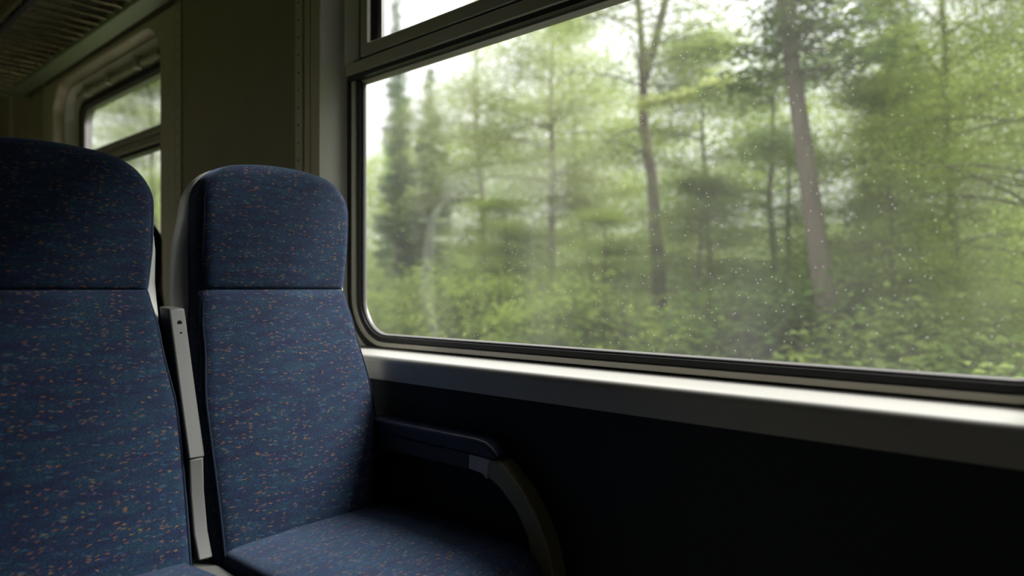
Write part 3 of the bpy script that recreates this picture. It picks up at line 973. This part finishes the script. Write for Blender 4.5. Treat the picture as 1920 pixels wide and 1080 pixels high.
PR = {
    'birch': broadleaf_proto(3, 8.5, 2.3, 0.16, 60, 11, 60, 0.075, M['leaf_pale'], M['bark_pale'], 0.10, 0.06, spread=0.36, flat=0.16),
    'airy': broadleaf_proto(8, 8.5, 2.2, 0.14, 52, 9, 60, 0.075, M['leaf_mid'], M['bark'], 0.10, 0.08),
    'forked': broadleaf_proto(21, 8.6, 1.8, 0.40, 50, 9, 50, 0.07, M['leaf_mid'], M['bark'], 0.13, 0.10, fork=6),
    'lush': broadleaf_proto(33, 7.2, 2.3, 0.10, 80, 12, 110, 0.055, M['leaf_bright'], M['bark'], 0.11, 0.08, spread=0.42, flat=0.10),
    'dense': broadleaf_proto(44, 7.6, 2.2, 0.08, 66, 10, 80, 0.07, M['leaf_mid'], M['bark'], 0.11, 0.05, spread=0.42, flat=0.12),
    'shade': broadleaf_proto(55, 6.8, 2.0, 0.06, 60, 9, 80, 0.065, M['leaf_dark'], M['bark'], 0.11, 0.05, spread=0.42, flat=0.12),
    'spruce': conifer_proto(5, 7.0, 1.55, 44, 18, 0.12, M['needles'], M['bark'], 0.10),
    'pine': conifer_proto(6, 9.5, 1.5, 34, 14, 0.13, M['leaf_dark'], M['bark'], 0.125, 0.13, bare=0.42),
    'bush': shrub_proto(7, 1.7, 1.0, 190, 26, 0.10, M['leaf_mid'], M['bark']),
    'bush_bright': shrub_proto(9, 1.6, 1.1, 190, 26, 0.10, M['leaf_bright'], M['bark']),
    'bush_dark': shrub_proto(10, 1.6, 1.1, 190, 24, 0.10, M['leaf_dark'], M['bark']),
}


def plant(kind, name, px, X, scale, rot, label, cat, group=None, top=None, H0=None, dz=0.0):
    x, y, t = at_px(px, X)
    z = gh(x, y) - 0.05 + dz
    e = empty(name, (x, y, z))
    e.rotation_euler = (0, 0, rot)
    e.scale = (scale,) * 3 if not isinstance(scale, tuple) else scale
    finish(e, label, cat, group)
    fo, tr = PR[kind]
    f = bpy.data.objects.new('foliage', fo); COL.objects.link(f); f.parent = e; f['kind'] = 'stuff'
    s = bpy.data.objects.new('stem' if 'bush' in kind else 'trunk', tr); COL.objects.link(s); s.parent = e
    return e


T = 'trees along the railway line'
plant('spruce', 'spruce_tree', 748, 12.5, (0.62, 0.62, 0.95), 0.3, 'blue-green spruce at the left edge of the big window', 'tree', T)
plant('spruce', 'spruce_tree', 806, 13.5, (0.66, 0.66, 1.0), 1.9, 'slim blue-green spruce standing right of another spruce', 'tree', T)
plant('spruce', 'spruce_tree', 745, 22, (0.8, 0.8, 2.15), 4.0, 'tall spruce whose tip shows in the upper pane', 'tree', T)
plant('birch', 'birch_tree', 905, 13.0, 1.05, 0.0, 'airy pale green tree with sky between its leaves, next to the spruces', 'tree', T)
plant('birch', 'birch_tree', 1040, 11.0, 0.95, 2.1, 'pale green tree with a thin trunk, left of the forked trunk', 'tree', T)
plant('forked', 'forked_tree', 1236, 9.0, 1.0, 0.0, 'forked dark-trunked tree in the middle of the big window', 'tree', T)
forked = bpy.data.objects['forked_tree']
rs = np.random.RandomState(5)
P = []
for q in np.linspace(0, 1, 26):                       # a low bough of pale young leaves, reaching to the right
    bx, by, bt = at_px(1195 + 175 * q, 8.75)
    P.append((bx - forked.location.x, by - forked.location.y, (540 - (195 - 10 * q - 40 * q * q)) / 1280 * bt - forked.location.z))
bough = np.array(P)
Vv, Ff, Tn = sprays(bough, 46, 0.10, 0.05, rs, 0.075, 0.3, 0.45)
o = bpy.data.objects.new('leafy_bough', leaf_mesh('leafy_bough', Vv, Ff, 0.5 + 0.5 * Tn, M['leaf_young'])); COL.objects.link(o)
o.parent = forked; o['kind'] = 'stuff'; o['label'] = 'bough of pale yellow-green young leaves'
me = branch_mesh('bough_branch', [([tuple(p) for p in bough[::5]], [.03, .025, .02, .014, .01, .006], 5)], M['bark'])
o = bpy.data.objects.new('branch', me); COL.objects.link(o); o.parent = forked
plant('airy', 'leafy_tree', 1110, 14.0, 0.85, 1.0, 'green leafy tree behind the left side of the forked trunk', 'tree', T)
plant('dense', 'leafy_tree', 1335, 11.0, 0.7, 0.5, 'green leafy tree between the forked trunk and the thick trunk', 'tree', T)
plant('shade', 'leafy_tree', 1440, 9.6, 0.7, 2.5, 'dark green shady tree just left of the thick trunk', 'tree', T)
plant('pine', 'conifer_tree', 1592, 7.0, 1.0, 0.0, 'thick-trunked dark conifer leaning left, right of centre in the window', 'tree', T)
plant('spruce', 'spruce_tree', 1668, 10.0, (0.45, 0.45, 1.2), 2.0, 'dark spruce behind the right side of the thick trunk', 'tree', T)
plant('lush', 'leafy_tree', 1810, 9.0, (0.62, 0.62, 0.95), 0.2, 'bright yellow-green leafy tree on the right of the window', 'tree', T)
plant('lush', 'leafy_tree', 1945, 7.4, (0.6, 0.6, 0.85), 3.0, 'bright leafy tree cut off by the right picture edge', 'tree', T)
plant('dense', 'leafy_tree', 1720, 12.5, 0.55, 4.0, 'green leafy tree behind the bright yellow-green one', 'tree', T)
plant('lush', 'sapling', 965, 9.6, (0.5, 0.5, 0.42), 1.0, 'bright green sapling left of the thin pale-green tree trunk', 'tree', T)
plant('lush', 'sapling', 1130, 8.8, (0.42, 0.42, 0.36), 2.0, 'bright green sapling just left of the forked trunk', 'tree', T)
plant('dense', 'sapling', 1300, 8.6, (0.45, 0.45, 0.40), 4.0, 'mid green sapling just right of the forked trunk', 'tree', T)
plant('shade', 'sapling', 1475, 8.4, (0.5, 0.5, 0.55), 5.0, 'dark green sapling against the thick leaning trunk', 'tree', T)
plant('lush', 'sapling', 1690, 8.0, (0.45, 0.45, 0.55), 0.8, 'bright green sapling between the thick trunk and the yellow-green tree', 'tree', T)
plant('airy', 'leafy_tree', 205, 7.5, 1.15, 0.4, 'leafy tree seen in the upper far window, left half', 'tree', T)
plant('dense', 'leafy_tree', 300, 7.0, 0.95, 0.4, 'leafy tree seen in the far window beside the pier', 'tree', T)

S = 'shrubs below the trees'
rnd = random.Random(2)
kinds = ['bush', 'bush_bright', 'bush_dark']
ordn = ['first', 'second', 'third', 'fourth', 'fifth', 'sixth', 'seventh', 'eighth', 'ninth', 'tenth', 'eleventh', 'twelfth']
for i, (px, X, k, s) in enumerate([(720, 8.5, 1, 1.1), (830, 8.0, 0, 1.2), (930, 8.0, 1, 1.2), (1030, 7.2, 1, 1.1), (1130, 7.0, 0, 1.15), (1310, 7.0, 1, 1.1),
                                   (1400, 6.8, 2, 1.15), (1480, 7.4, 2, 1.3), (1660, 6.0, 1, 1.0), (1730, 6.3, 0, 1.1), (1830, 5.6, 2, 0.95), (1900, 5.2, 0, 0.95)]):
    plant(kinds[k], 'shrub', px, X, s, rnd.uniform(0, 6), '%s bush outside the big window, %s from its left end' % (['mid green', 'bright green', 'dark green'][k], ordn[i]), 'shrub', S)

# uncountable woodland mass behind, and the low undergrowth on the bank
rs = np.random.RandomState(77)
P = []
for _ in range(4600):
    y = rs.uniform(-6, 75)
    x = rs.uniform(14, 26)
    hmax = 4.9 + 1.4 * noise.noise(Vector((y * 0.16, x * 0.1, 1.0))) + 0.05 * max(0, y - 20) + 0.12 * (x - 14)
    z = gh(x, y) + hmax * rs.uniform(0.02, 1.0) ** 1.15
    P.append((x, y, z))
Vv, Ff, Tn = sprays(np.array(P), 60, 0.55, 0.2, rs, 0.15, 0.5, 0.55)
me = leaf_mesh('distant_woodland', Vv, Ff, Tn, M['leaf_mid'])
o = bpy.data.objects.new('distant_woodland', me); COL.objects.link(o)
finish(o, 'green mass of distant woodland behind the nearer trees', 'woodland', kind='stuff')
P = []
for _ in range(1700):
    x = rs.uniform(4.6, 13); y = rs.uniform(-3, 40)
    P.append((x, y, gh(x, y) + rs.uniform(0.05, 0.8) * (0.6 + 0.6 * noise.noise(Vector((x * .5, y * .5, 0))))))
Vv, Ff, Tn = sprays(np.array(P), 36, 0.35, 0.10, rs, 0.10, 0.5, 0.45)
me = leaf_mesh('undergrowth', Vv, Ff, Tn, M['leaf_mid'])
o = bpy.data.objects.new('undergrowth', me); COL.objects.link(o)
finish(o, 'green undergrowth covering the bank beside the line', 'undergrowth', kind='stuff')

for o in bpy.data.objects:
    if '_o' in o: del o['_o']
